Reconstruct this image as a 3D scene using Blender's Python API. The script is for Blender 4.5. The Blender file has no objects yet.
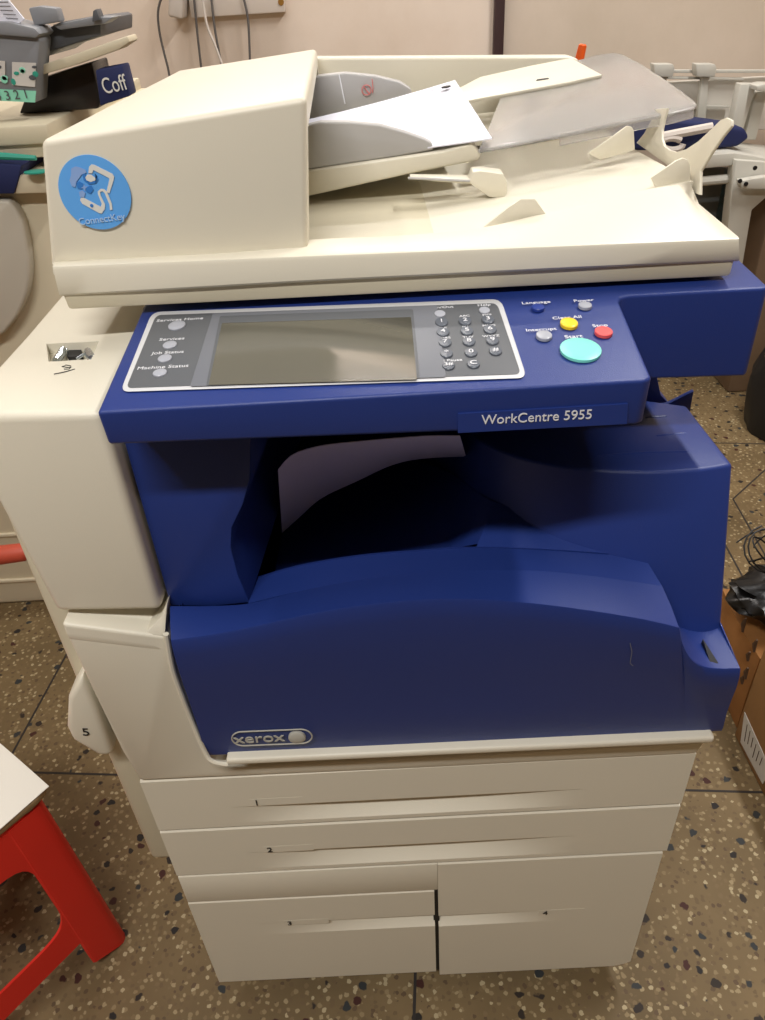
import bpy, bmesh, math, random
from mathutils import Vector, Matrix
random.seed(4)
C = bpy.context.scene.collection

# ------------------------------------------------------------------ camera model
FPX = 757.0; CX, CY = 382.5, 510.0; CAMH = 1.2420
def _n(v): return v.normalized()
_D = _n(Vector((68, 1053, FPX)))                 # world down, in camera coords (x right, y down, z fwd)
_Y = Vector((-22, -540, FPX)); _Y = _n(_Y - _D * _Y.dot(_D))
_U = -_D; _X = _Y.cross(_U)
CAM = Vector((0, 0, CAMH))
def ray(px, py):
    c = Vector((px - CX, py - CY, FPX)); return Vector((_X.dot(c), _Y.dot(c), _U.dot(c)))
def P(px, py, X=None, Y=None, Z=None, pl=None):
    """the point of a real plane of the machine seen in one place of the photograph"""
    r = ray(px, py)
    if pl is not None: t = (pl[0] - CAM).dot(pl[1]) / r.dot(pl[1])
    elif X is not None: t = (X - CAM.x) / r.x
    elif Y is not None: t = (Y - CAM.y) / r.y
    else: t = (Z - CAM.z) / r.z
    return CAM + r * t
def PL(pts, **k): return [P(a, b, **k) for a, b in pts]

cd = bpy.data.cameras.new('camera'); cam = bpy.data.objects.new('camera', cd); C.objects.link(cam)
# camera axes in world coords
cr = Vector((_X.x, _Y.x, _U.x)); cdn = Vector((_X.y, _Y.y, _U.y)); cf = Vector((_X.z, _Y.z, _U.z))
M3 = Matrix((cr, -cdn, -cf)).transposed()
cam.matrix_world = Matrix.Translation(CAM) @ M3.to_4x4()
cd.sensor_fit = 'AUTO'; cd.sensor_width = 36; cd.lens = FPX / 1020 * 36; cd.clip_start = .02
bpy.context.scene.camera = cam

# ------------------------------------------------------------------ materials
def srgb(*c):
    def f(u):
        u /= 255.; return u / 12.92 if u <= .04045 else ((u + .055) / 1.055) ** 2.4
    return (f(c[0]), f(c[1]), f(c[2]), 1)
def mat(name, col, rough=.5, metal=0, spec=.5, bump=0, bscale=300, var=0, vscale=6, trans=0, emit=None, alpha=None, ior=1.45, coat=0):
    m = bpy.data.materials.new(name); m.use_nodes = True; nt = m.node_tree; b = nt.nodes['Principled BSDF']
    b.inputs['Base Color'].default_value = srgb(*col); b.inputs['Roughness'].default_value = rough
    b.inputs['Metallic'].default_value = metal; b.inputs['Specular IOR Level'].default_value = spec
    b.inputs['IOR'].default_value = ior; b.inputs['Transmission Weight'].default_value = trans
    b.inputs['Coat Weight'].default_value = coat
    if emit: b.inputs['Emission Color'].default_value = srgb(*col); b.inputs['Emission Strength'].default_value = emit
    tc = nt.nodes.new('ShaderNodeTexCoord')
    if bump:
        nz = nt.nodes.new('ShaderNodeTexNoise'); nz.inputs['Scale'].default_value = bscale; nz.inputs['Detail'].default_value = 3
        bp = nt.nodes.new('ShaderNodeBump'); bp.inputs['Strength'].default_value = bump; bp.inputs['Distance'].default_value = .001
        nt.links.new(tc.outputs['Object'], nz.inputs['Vector']); nt.links.new(nz.outputs['Fac'], bp.inputs['Height'])
        nt.links.new(bp.outputs['Normal'], b.inputs['Normal'])
    if var:
        nz = nt.nodes.new('ShaderNodeTexNoise'); nz.inputs['Scale'].default_value = vscale; nz.inputs['Detail'].default_value = 5
        mx = nt.nodes.new('ShaderNodeMix'); mx.data_type = 'RGBA'
        c = srgb(*col); mx.inputs[6].default_value = tuple(x * (1 - var) for x in c[:3]) + (1,)
        mx.inputs[7].default_value = tuple(min(1, x * (1 + var * .6)) for x in c[:3]) + (1,)
        nt.links.new(tc.outputs['Object'], nz.inputs['Vector']); nt.links.new(nz.outputs['Fac'], mx.inputs[0])
        nt.links.new(mx.outputs[2], b.inputs['Base Color'])
    return m
BEIGE = mat('cream_plastic', (220, 214, 196), .42, bump=.15, bscale=900, var=.04, vscale=5)
BEIGE2 = mat('grey_cream_plastic', (204, 196, 172), .45, bump=.15, bscale=900, var=.05)
LIDM = mat('cream_lid_plastic', (222, 216, 198), .38, bump=.08, bscale=900, var=.03)
NAVY = mat('navy_plastic', (33, 54, 122), .42, bump=.2, bscale=1200, var=.06, vscale=9)
NAVYD = mat('shaded_navy_plastic', (22, 34, 84), .45, bump=.2, bscale=1200)  # navy darkened so the bay's shade is part of the colour
GREYP = mat('grey_guide_plastic', (176, 174, 172), .45)
GREYL = mat('light_grey_trim', (205, 206, 208), .4)
PANEL = mat('charcoal_panel', (92, 95, 99), .45)
PANEL2 = mat('grey_bezel', (112, 115, 122), .4)
SCREEN = mat('dark_glass_screen', (92, 90, 80), .12, spec=.8)
KEYD = mat('dark_key', (88, 94, 104), .35)
KEYL = mat('pale_key', (166, 169, 178), .3)
WHITE = mat('white_print', (225, 226, 230), .5)
SILVERP = mat('silver_print', (178, 176, 166), .45)
BLACK = mat('black_plastic', (20, 20, 22), .5)
BLACKP = mat('black_print', (35, 32, 28), .6)
YEL = mat('yellow_key', (245, 205, 40), .35); RED = mat('red_key', (232, 92, 92), .35)
TEAL = mat('mint_key', (128, 224, 206), .35); BLUEK = mat('blue_key', (40, 62, 140), .3)
PAPER = mat('white_paper', (228, 229, 240), .7, var=.02)
PAPERG = mat('ghost_print', (205, 207, 214), .7)
STICK = mat('blue_sticker', (98, 170, 240), .4); STICKD = mat('mid_blue_print', (56, 126, 205), .4)
STICKW = mat('pale_print', (222, 222, 216), .5); STICKL = mat('lilac_print', (140, 172, 224), .5)
STICKT = mat('pale_blue_print', (176, 208, 238), .5)
METAL = mat('bright_metal', (200, 208, 212), .25, metal=.9)
REDP = mat('red_stool_plastic', (228, 48, 36), .4, var=.12, vscale=9, bump=.1, bscale=200)
CARD = mat('brown_cardboard', (150, 112, 68), .8, var=.15, vscale=14, bump=.2, bscale=120)
CARD2 = mat('orange_brown_cardboard', (162, 112, 62), .8, var=.35, vscale=22, bump=.3, bscale=90)
INK = mat('faded_ink', (84, 62, 44), .8)
LABELP = mat('grimy_label', (205, 202, 196), .7, var=.1, vscale=60)
BAG = mat('black_polythene', (16, 16, 18), .3, bump=.8, bscale=60)
STEEL = mat('painted_steel', (196, 194, 184), .5, var=.12, vscale=8)
STEELD = mat('grey_steel_panel', (112, 116, 116), .5, var=.1)
CLOTHN = mat('navy_cloth', (28, 38, 84), .7, var=.2, vscale=20)
DGREY = mat('dark_grey_plastic', (84, 86, 90), .5, var=.1, vscale=15)
MGREY = mat('mid_grey_plastic', (132, 134, 138), .5, var=.06)
MINT = mat('mint_strip', (140, 214, 186), .5); TEALD = mat('teal_grip', (48, 150, 130), .45)
OLDB = mat('aged_cream_plastic', (208, 198, 172), .5, var=.08, vscale=6)
OLDG = mat('grey_door_plastic', (190, 184, 170), .5, var=.05)
ORANGE = mat('orange_plastic', (226, 92, 30), .4)
BRICKR = mat('faded_red_plastic', (196, 84, 62), .5, var=.12, vscale=30)
CABLE = mat('grey_cable', (96, 92, 90), .5); CABLEW = mat('white_cable', (208, 200, 192), .5)
PVC = mat('white_switchboard', (226, 216, 206), .5, var=.06)
BRASS = mat('brass_screw', (176, 132, 64), .35, metal=.7)

# clear plate: real, slightly frosted plastic
PLATE = mat('clear_frosted_plastic', (236, 234, 231), .2, trans=.8, ior=1.25)
PLATE.node_tree.nodes['Principled BSDF'].inputs['Specular IOR Level'].default_value = .8

def floor_mat():
    m = bpy.data.materials.new('terrazzo'); m.use_nodes = True; nt = m.node_tree; N = nt.nodes; L = nt.links
    b = N['Principled BSDF']; b.inputs['Roughness'].default_value = .6; b.inputs['Specular IOR Level'].default_value = .25
    tc = N.new('ShaderNodeTexCoord')
    def vor(scale, rnd=1):
        v = N.new('ShaderNodeTexVoronoi'); v.inputs['Scale'].default_value = scale; v.inputs['Randomness'].default_value = rnd
        nz = N.new('ShaderNodeTexNoise'); nz.inputs['Scale'].default_value = scale * 1.5
        ad = N.new('ShaderNodeVectorMath'); ad.operation = 'MULTIPLY_ADD'; ad.inputs[1].default_value = (.6 / scale,) * 3
        L.new(tc.outputs['Object'], nz.inputs['Vector']); L.new(nz.outputs['Color'], ad.inputs[0]); L.new(tc.outputs['Object'], ad.inputs[2])
        L.new(ad.outputs[0], v.inputs['Vector']); return v
    def ramp(src, stops, const=False):
        r = N.new('ShaderNodeValToRGB'); r.color_ramp.interpolation = 'CONSTANT' if const else 'LINEAR'
        e = r.color_ramp.elements
        while len(e) > 1: e.remove(e[-1])
        e[0].position = stops[0][0]; e[0].color = stops[0][1]
        for p, c in stops[1:]: k = e.new(p); k.color = c
        L.new(src, r.inputs[0]); return r
    def mix(f, a, c):
        x = N.new('ShaderNodeMix'); x.data_type = 'RGBA'
        for i, s in ((0, f), (6, a), (7, c)):
            if hasattr(s, 'default_value') or hasattr(s, 'is_linked'): L.new(s, x.inputs[i])
            else: x.inputs[i].default_value = s
        return x.outputs[2]
    nb = N.new('ShaderNodeTexNoise'); nb.inputs['Scale'].default_value = 3.5; nb.inputs['Detail'].default_value = 6
    L.new(tc.outputs['Object'], nb.inputs['Vector'])
    base = ramp(nb.outputs['Fac'], [(.3, srgb(98, 82, 56)), (.7, srgb(130, 110, 78))]).outputs[0]
    bw = lambda x: (x, x, x, 1)
    v1 = vor(110); sep = N.new('ShaderNodeSeparateColor'); L.new(v1.outputs['Color'], sep.inputs[0])
    pc = ramp(sep.outputs[0], [(0, srgb(138, 120, 88)), (.2, srgb(108, 90, 64)), (.45, srgb(154, 137, 104)), (.6, srgb(120, 101, 72)), (.78, srgb(94, 76, 56)), (.9, srgb(172, 157, 124))], True).outputs[0]
    msk = ramp(v1.outputs['Distance'], [(.0, bw(1)), (.36, bw(1)), (.42, bw(0))]).outputs[0]
    c = mix(msk, base, pc)
    v2 = vor(42); s2 = N.new('ShaderNodeSeparateColor'); L.new(v2.outputs['Color'], s2.inputs[0])
    dc = ramp(s2.outputs[0], [(0, srgb(40, 36, 34)), (.3, srgb(66, 36, 30)), (.5, srgb(48, 40, 34)), (.75, srgb(50, 52, 52))], True).outputs[0]
    m2 = ramp(v2.outputs['Distance'], [(.0, bw(1)), (.26, bw(1)), (.31, bw(0))]).outputs[0]
    k2 = ramp(s2.outputs[1], [(0, bw(0)), (.58, bw(1))], True).outputs[0]
    mm = N.new('ShaderNodeMath'); mm.operation = 'MULTIPLY'; L.new(m2, mm.inputs[0]); L.new(k2, mm.inputs[1])
    c = mix(mm.outputs[0], c, dc)
    L.new(c, b.inputs['Base Color']); return m
TERR = floor_mat()
def wall_mat(name, a, b_):
    m = bpy.data.materials.new(name); m.use_nodes = True; nt = m.node_tree; N = nt.nodes; L = nt.links
    b = N['Principled BSDF']; b.inputs['Roughness'].default_value = .8
    tc = N.new('ShaderNodeTexCoord'); nz = N.new('ShaderNodeTexNoise'); nz.inputs['Scale'].default_value = 2.2; nz.inputs['Detail'].default_value = 8
    nz.inputs['Roughness'].default_value = .62
    r = N.new('ShaderNodeValToRGB'); r.color_ramp.elements[0].position = .3; r.color_ramp.elements[1].position = .62
    r.color_ramp.elements[0].color = srgb(*a); r.color_ramp.elements[1].color = srgb(*b_)
    L.new(tc.outputs['Object'], nz.inputs['Vector']); L.new(nz.outputs['Fac'], r.inputs[0]); L.new(r.outputs[0], b.inputs['Base Color'])
    bp = N.new('ShaderNodeBump'); bp.inputs['Strength'].default_value = .25; bp.inputs['Distance'].default_value = .01
    L.new(nz.outputs['Fac'], bp.inputs['Height']); L.new(bp.outputs[0], b.inputs['Normal']); return m
WALLP = wall_mat('pink_cream_wall', (214, 196, 178), (226, 211, 196))
WALLG = wall_mat('greyed_wall', (198, 184, 166), (212, 198, 182))
WALLT = wall_mat('tan_wall', (150, 124, 96), (170, 142, 112))
CEIL = mat('ceiling_white', (188, 182, 172), .9)

# ------------------------------------------------------------------ mesh helpers
class MB:
    def __init__(s): s.v = []; s.f = []; s.m = []; s.mats = []
    def _mi(s, m):
        if m not in s.mats: s.mats.append(m)
        return s.mats.index(m)
    def add(s, vs, fs, m, bevel=0, seg=2, ang=30, recalc=True):
        bm = bmesh.new(); vv = [bm.verts.new(v) for v in vs]
        for f in fs:
            try: bm.faces.new([vv[i] for i in f])
            except ValueError: pass
        if recalc: bmesh.ops.recalc_face_normals(bm, faces=bm.faces)
        if bevel:
            es = [e for e in bm.edges if len(e.link_faces) == 2 and e.calc_face_angle(0) > math.radians(ang)]
            bmesh.ops.bevel(bm, geom=es, offset=bevel, segments=seg, profile=.5, affect='EDGES', clamp_overlap=True)
        s.addbm(bm, m); return s
    def addbm(s, bm, m):
        bm.verts.index_update(); o = len(s.v); s.v += [v.co.copy() for v in bm.verts]; k = s._mi(m)
        for f in bm.faces: s.f.append([o + v.index for v in f.verts]); s.m.append(k)
        bm.free()
    def box(s, a, b, m, bevel=0, seg=2, rot=None, piv=None):
        x0, y0, z0 = a; x1, y1, z1 = b
        vs = [Vector(p) for p in ((x0,y0,z0),(x1,y0,z0),(x1,y1,z0),(x0,y1,z0),(x0,y0,z1),(x1,y0,z1),(x1,y1,z1),(x0,y1,z1))]
        if rot:
            c = Vector(piv) if piv else sum(vs, Vector()) / 8; vs = [c + rot @ (v - c) for v in vs]
        return s.add(vs, [(0,3,2,1),(4,5,6,7),(0,1,5,4),(1,2,6,5),(2,3,7,6),(3,0,4,7)], m, bevel, seg)
    def rings(s, a, b, m, bevel=0, seg=2, ang=30):
        n = len(a)
        return s.add(list(a) + list(b), [tuple(range(n)), tuple(range(2*n-1, n-1, -1))] + [(i, (i+1) % n, n + (i+1) % n, n + i) for i in range(n)], m, bevel, seg, ang)
    def ext(s, ring, d, m, bevel=0, seg=2, ang=30):
        d = Vector(d); return s.rings([Vector(v) for v in ring], [Vector(v) + d for v in ring], m, bevel, seg, ang)
    def grid(s, rows, m, closed=False):
        n = len(rows[0]); vs = [p for r in rows for p in r]; fs = []
        for i in range(len(rows) - 1):
            for j in range(n - (0 if closed else 1)): fs.append((i*n+j, i*n+(j+1) % n, (i+1)*n+(j+1) % n, (i+1)*n+j))
        return s.add(vs, fs, m)
    def slab(s, rows, d, m, bevel=0):
        """grid with thickness d (vector)"""
        d = Vector(d); n = len(rows[0]); R = len(rows); vs = [Vector(p) for r in rows for p in r]; k = len(vs); vs += [v + d for v in vs]; fs = []
        for i in range(R - 1):
            for j in range(n - 1):
                a, b, c, e = i*n+j, i*n+j+1, (i+1)*n+j+1, (i+1)*n+j
                fs += [(a, b, c, e), (k+e, k+c, k+b, k+a)]
        for j in range(n - 1): fs += [(j, k+j, k+j+1, j+1), ((R-1)*n+j, (R-1)*n+j+1, k+(R-1)*n+j+1, k+(R-1)*n+j)]
        for i in range(R - 1): fs += [(i*n, (i+1)*n, k+(i+1)*n, k+i*n), (i*n+n-1, k+i*n+n-1, k+(i+1)*n+n-1, (i+1)*n+n-1)]
        return s.add(vs, fs, m, bevel)
    def tube(s, pts, r, m, n=10, cap=True):
        pts = [Vector(p) for p in pts]; rows = []; up = Vector((0, 0, 1)); prev = None
        for i, p in enumerate(pts):
            t = (pts[min(i+1, len(pts)-1)] - pts[max(i-1, 0)]).normalized()
            a = prev if prev else (t.cross(up) if abs(t.dot(up)) < .95 else t.cross(Vector((1, 0, 0))))
            a = (a - t * a.dot(t)).normalized(); prev = a; b = t.cross(a)
            rr = r[i] if isinstance(r, (list, tuple)) else r
            rows.append([p + (a * math.cos(2*math.pi*k/n) + b * math.sin(2*math.pi*k/n)) * rr for k in range(n)])
        vs = [p for q in rows for p in q]; fs = [(i*n+k, i*n+(k+1) % n, (i+1)*n+(k+1) % n, (i+1)*n+k) for i in range(len(rows)-1) for k in range(n)]
        if cap: fs += [tuple(range(n)), tuple((len(rows)-1)*n+k for k in range(n))]
        return s.add(vs, fs, m)
    def disc(s, c, ax, ay, h, m, n=28, dome=0, bevel=0):
        """elliptic button: centre, two radius vectors, thickness along their normal"""
        c = Vector(c); ax = Vector(ax); ay = Vector(ay); nz = ax.cross(ay).normalized()
        ring = lambda k, z: [c + ax*math.cos(2*math.pi*i/n)*k + ay*math.sin(2*math.pi*i/n)*k + nz*z for i in range(n)]
        rows = [ring(1, -.001), ring(1, h*.7), ring(.93, h), ring(.6, h + dome*.6), ring(.2, h + dome)]
        vs = [p for q in rows for p in q]
        fs = [(i*n+k, i*n+(k+1) % n, (i+1)*n+(k+1) % n, (i+1)*n+k) for i in range(4) for k in range(n)] + [tuple(4*n+k for k in range(n)), tuple(range(n))]
        return s.add(vs, fs, m)
    def text(s, t, size, o, ux, uy, m, depth=.0003, align='CENTER', sx=1):
        cu = bpy.data.curves.new('t', 'FONT'); cu.body = t; cu.size = size; cu.extrude = depth; cu.align_x = align; cu.align_y = 'CENTER'
        ob = bpy.data.objects.new('t', cu); C.objects.link(ob)
        me = bpy.data.meshes.new_from_object(ob.evaluated_get(bpy.context.evaluated_depsgraph_get()))
        ux = Vector(ux).normalized(); uy = Vector(uy); uy = (uy - ux * uy.dot(ux)).normalized(); uz = ux.cross(uy); o = Vector(o)
        bm = bmesh.new(); bm.from_mesh(me)
        for v in bm.verts: v.co = o + ux * v.co.x * sx + uy * v.co.y + uz * v.co.z
        s.addbm(bm, m); bpy.data.objects.remove(ob); bpy.data.curves.remove(cu); bpy.data.meshes.remove(me); return s
    def build(s, name, parent=None, smooth=35, label=None, loc=None):
        me = bpy.data.meshes.new(name); org = Vector(loc) if loc else Vector()
        me.from_pydata([v - org for v in s.v], [], s.f)
        for m in s.mats: me.materials.append(m)
        me.polygons.foreach_set('material_index', s.m); me.update()
        if smooth:
            me.polygons.foreach_set('use_smooth', [True] * len(me.polygons)); me.set_sharp_from_angle(angle=math.radians(smooth))
        o = bpy.data.objects.new(name, me); C.objects.link(o); o.location = org
        if parent:
            o.parent = parent; o.matrix_parent_inverse = Matrix.Translation(-wloc(parent))
        if label: o['label'] = label
        return o
def wloc(o):
    p = Vector(o.location)
    while o.parent: p = p + (o.matrix_parent_inverse.to_translation() + Vector(o.parent.location)) if False else p; o = o.parent
    return p
def thing(name, label, cat, loc=(0, 0, 0), group=None):
    o = bpy.data.objects.new(name, None); C.objects.link(o); o.location = loc; o.empty_display_size = .05
    o['label'] = label; o['category'] = cat
    if group: o['group'] = group
    return o
def tag(o, label, cat, group=None):
    o['label'] = label; o['category'] = cat
    if group: o['group'] = group
    return o
def struct(o): o['kind'] = 'structure'; return o
def cut(ob, mb):
    """carve a real recess"""
    c = mb.build('cutter'); 
    md = ob.modifiers.new('b', 'BOOLEAN'); md.object = c; md.operation = 'DIFFERENCE'; md.solver = 'EXACT'
    try: md.material_mode = 'TRANSFER'
    except Exception: pass
    bpy.context.view_layer.update()
    me = bpy.data.meshes.new_from_object(ob.evaluated_get(bpy.context.evaluated_depsgraph_get()))
    ob.modifiers.clear(); old = ob.data; ob.data = me; me.name = old.name; bpy.data.meshes.remove(old)
    me.set_sharp_from_angle(angle=math.radians(35)); bpy.data.objects.remove(c)
V = Vector
def lerp(a, b, t): return a + (b - a) * t
def samp(poly, n):
    """resample a polyline of 2-D/3-D points to n points, Catmull-Rom smoothed"""
    out = []
    for k in range(n):
        u = k / (n - 1) * (len(poly) - 1); i = min(int(u), len(poly) - 2); t = u - i
        p0 = V(poly[max(i-1, 0)]); p1 = V(poly[i]); p2 = V(poly[i+1]); p3 = V(poly[min(i+2, len(poly)-1)])
        out.append(.5 * ((2*p1) + (p2-p0)*t + (2*p0-5*p1+4*p2-p3)*t*t + (3*p1-p0-3*p2+p3)*t*t*t))
    return out

# ================================================================== ROOM
mb = MB(); mb.box((-2.4, -4.2, -.06), (2.2, 3.0, 0), TERR); struct(mb.build('floor', smooth=0))
mb = MB(); mb.box((-2.4, -4.2, 2.75), (2.2, 3.0, 2.8), CEIL); struct(mb.build('ceiling', smooth=0))
mb = MB(); mb.box((-2.4, 2.8, 0), (.42, 3.0, 2.75), WALLP); struct(mb.build('wall_back', smooth=0))
mb = MB(); mb.box((.42, 2.8, 0), (2.2, 3.0, 2.75), WALLG); struct(mb.build('wall_back_right', smooth=0))
mb = MB(); mb.box((-2.4, -4.2, 0), (-2.3, 2.8, 2.75), WALLP); struct(mb.build('wall_left', smooth=0))
mb = MB(); mb.box((2.1, -4.2, 0), (2.2, 2.8, 2.75), WALLT); struct(mb.build('wall_right', smooth=0))
mb = MB(); mb.box((-2.3, -4.2, 0), (2.1, -4.1, 2.75), WALLT); struct(mb.build('wall_front', smooth=0))
# dark joints between the floor panels
mb = MB(); JM = mat('dark_joint', (44, 38, 34), .7)
th = math.radians(-5.2); ux = V((math.cos(th), math.sin(th), 0)); uy = V((-math.sin(th), math.cos(th), 0))
def joint(a, b, w=.0045):
    a = V(a); b = V(b); n = (b - a).cross(V((0, 0, 1))).normalized() * w / 2; h = V((0, 0, .0004))
    mb.rings([a - n + h, a + n + h, b + n + h, b - n + h], [a - n - h, a + n - h, b + n - h, b - n - h], JM)
O = P(415, 985, Z=0); Q = P(125, 775, Z=0)
def fpt(u, v):  # floor panel coordinates
    d = Q - O; v0 = d.dot(uy); return O + ux * u + uy * (v0 + v)
for u in (-1.64, -.82, 0.0): joint(fpt(u, -2.2), fpt(u, 1.7))
for v in (-1.64, -.82, 0): joint(fpt(-1.6, v), fpt(1.3, v))
joint(fpt(-1.6, .82), fpt(.8, .82))
a = P(765, 555, Z=0); b = P(733, 499, Z=0); c = P(765, 470, Z=0)
joint(a - (b - a).normalized() * 2.2, b); joint(b, b + (c - b) * 3.2)
a2 = P(746, 583, Z=0); b2 = P(728, 550, Z=0); joint(a2 - (b2 - a2).normalized() * 2.0, b2 + (b2 - a2) * 1.5)
c1 = P(720, 443, Z=0); c2 = P(765, 444, Z=0); joint(c1 - (c2 - c1) * 1.5, c2 + (c2 - c1) * 4)
o = mb.build('floor_joint', smooth=0); struct(o)
# pipe on the wall
mb = MB(); a = P(498, 55, Y=2.78); mb.box((a.x - .016, 2.772, .0), (a.x + .016, 2.80, 2.75), mat('dark_maroon_trim', (62, 44, 44), .5), .004)
struct(mb.build('trim_1'))

# ================================================================== THE PHOTOCOPIER
mach = thing('photocopier', 'large cream and navy blue photocopier in the middle with touch screen and four drawers', 'photocopier', (0.01, .82, 0))
XL, XR = -.288, .3125; YF = .500

# ---- base cabinet
mb = MB()
mb.box((XL + .004, YF + .012, .075), (XR - .004, 1.10, .60), BEIGE2, .006)
mb.box((XL + .03, YF + .04, .05), (XR - .03, 1.06, .08), BLACK, .004)
mb.build('base_cabinet', mach)
for x in (XL + .06, XR - .06):
    for y in (YF + .09, 1.02):
        mb = MB(); mb.disc((x - .012, y, .03), (0, .03, 0), (0, 0, .03), .024, BLACK, 20); mb.box((x - .018, y - .02, .045), (x + .018, y + .02, .06), BLACK, .003)
        mb.build('caster', mach)

# ---- drawers: a height field with a scooped pull
def drawer(x0, x1, z0, z1, hz, hx0, hx1, dep, low, num, nx, nz, skip=None, sgn=1, half=None, label=None, round_r=0):
    mb = MB(); NX = 140
    xs = [x0 + (x1 - x0) * i / NX for i in range(NX + 1)]
    def D(x):
        if half == 'L': t = (x - hx0) / (hx1 - hx0); t = max(0, min(1, t)); return dep * math.sin(min(t, 1) * math.pi / 2) ** 2
        if half == 'R': t = (hx1 - x) / (hx1 - hx0); t = max(0, min(1, t)); return dep * math.sin(min(t, 1) * math.pi / 2) ** 2
        t = (x - hx0) / (hx1 - hx0)
        return dep * math.sin(math.pi * t) ** 1.5 if 0 < t < 1 else 0
    zl = [z1, z1 - .0015, lerp(z1, hz, .5), hz + .001]
    rows = []
    for z in zl: rows.append([V((x, YF + (.0015 if z == z1 else 0), z)) for x in xs])
    for t in [.01] + [k / 22 for k in range(1, 23)]:
        rows.append([V((x, YF + D(x) * (1 - t ** 2), lerp(hz, low, t))) for x in xs])
    rows.append([V((x, YF, lerp(low, z0, .5))) for x in xs]); rows.append([V((x, YF, z0 + .0015)) for x in xs]); rows.append([V((x, YF + .002, z0)) for x in xs])
    n = NX + 1; vs = [p for r in rows for p in r]; R = len(rows)
    if round_r:
        for v in vs:
            if v.x > x1 - .03 and v.z < z0 + .03: v.z += .012 * ((v.x - x1 + .03) / .03) ** 2
    fs = [(i*n+j, i*n+j+1, (i+1)*n+j+1, (i+1)*n+j) for i in range(R-1) for j in range(n-1)]
    k = len(vs); vs += [V((v.x, YF + .014, v.z)) for v in vs]
    fs += [(j, k+j, k+j+1, j+1) for j in range(n-1)] + [((R-1)*n+j, (R-1)*n+j+1, k+(R-1)*n+j+1, k+(R-1)*n+j) for j in range(n-1)]
    fs += [(i*n, (i+1)*n, k+(i+1)*n, k+i*n) for i in range(R-1)] + [(i*n+n-1, k+i*n+n-1, k+(i+1)*n+n-1, (i+1)*n+n-1) for i in range(R-1)]
    mb.add(vs, fs, BEIGE)
    o = mb.build('drawer', mach, smooth=0, label=label)
    q = MB(); q.box((nx - .008, YF - .00015, nz - .005), (nx + .052, YF + .001, nz + .0075), BEIGE)
    q.build('label_holder', o)
    q = MB(); q.text(num, .0135, (nx, YF - .0012, nz + .0015), (1, 0, 0), (0, 0, 1), BLACKP); q.build('drawer_number', o)
    return o
zt = [P(140, 782, Y=YF).z, P(162, 832, Y=YF).z, P(180, 877, Y=YF).z, P(190, 903, Y=YF).z]
p1 = P(257, 803, Y=YF); p2 = P(270, 850, Y=YF); p3 = P(290, 924, Y=YF); p4 = P(560, 913, Y=YF)
drawer(XL, XR, zt[1] + .002, zt[0], zt[0] - .056, -.20, .20, .018, zt[1] + .010, '1', p1.x, p1.z, label='top drawer front marked 1')
drawer(XL, XR, zt[2] + .002, zt[1] - .001, zt[1] - .053, -.195, .20, .018, zt[2] + .010, '2', p2.x, p2.z, label='second drawer front marked 2')
XG = P(437, 930, Y=YF).x
drawer(XL, XG - .0025, .055, zt[3] - .001, zt[3] - .063, -.22, XG, .015, zt[3] - .092, '3', p3.x, p3.z + .002, half='L', label='lower left drawer front marked 3')
drawer(XG + .0025, XR - .004, .044, zt[2] - .001, zt[3] - .066, XG, .20, .015, zt[3] - .094, '4', p4.x - .02, p4.z + .002, half='R', label='lower right drawer front marked 4', round_r=1)
mb = MB(); mb.box((XL, YF, zt[3] + .001), (XG + .0024, YF + .014, zt[2] - .001), BEIGE, .0012)
mb.build('drawer_surround', mach)
mb = MB(); mb.box((XG - .004, YF + .005, .05), (XG + .004, YF + .016, zt[3]), BLACK); mb.build('drawer_gap_shade', mach)  # black strip stands in for the shade between the lower drawers

# ---- beige lower front frame around the navy door
yF = .482
mb = MB()
def fr(px, py, y): return P(px, py, Y=y)
L = [fr(61, 624, yF), fr(165, 637, yF), fr(172, 668, yF + .001), fr(190, 718, yF + .004), fr(205, 752, yF + .008), fr(214, 765, yF + .010), fr(232, 769, yF + .012),
     fr(460, 757, yF + .012), fr(706, 742, yF + .012), fr(697, 754, .499), fr(430, 768, .499), fr(140, 781, .499), fr(122, 752, .496), fr(92, 690, .490)]
mb.rings(L, [V((p.x, .56, p.z)) for p in L], BEIGE, .0035, 3, 40)
mb.build('lower_front_frame', mach)
mb = MB()   # bright ledge under the door
a = fr(226, 764, .478); b = fr(708, 741, .478)
za = P(214, 761, Y=.474).z; zb_ = P(708, 738, Y=.474).z
rg = [V((a.x + .002, .474, za)), V((b.x + .004, .474, zb_)), V((b.x + .004, .474, zb_ - .009)), V((a.x + .002, .474, za - .009))]
mb.rings(rg, [V((p.x, .55, p.z)) for p in rg], BEIGE, .003, 3)
mb.build('front_ledge', mach)
mb = MB(); mb.tube(samp([P(166, 634, Y=.480), P(172, 668, Y=.481), P(181, 694, Y=.482), P(192, 722, Y=.483), P(204, 750, Y=.480), P(212, 761, Y=.477), P(228, 764.5, Y=.476)], 30), .0026, BEIGE, 8); mb.build('frame_rim', mach)
# top ledge of the left lower front
mb = MB(); A = P(61, 624, Y=yF); B = P(165, 637, Y=yF)
mb.rings([A + V((0, .001, -.006)), B + V((0, .001, -.006)), V((B.x, .54, B.z + .014)), V((A.x, .54, A.z + .014))],
         [A + V((0, .001, -.02)), B + V((0, .001, -.02)), V((B.x, .54, B.z - .02)), V((A.x, .54, A.z - .02))], BEIGE, .002)
# little sail-shaped shoulder rising to the navy pillar
s = [P(143, 636, Y=yF + .001), P(165, 636, Y=yF + .001), P(167, 604, Y=.492), P(160, 618, Y=.492)]
mb.rings(s, [p + V((0, .02, 0)) for p in s], BEIGE, .001)
mb.build('frame_shoulder', mach)

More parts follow.
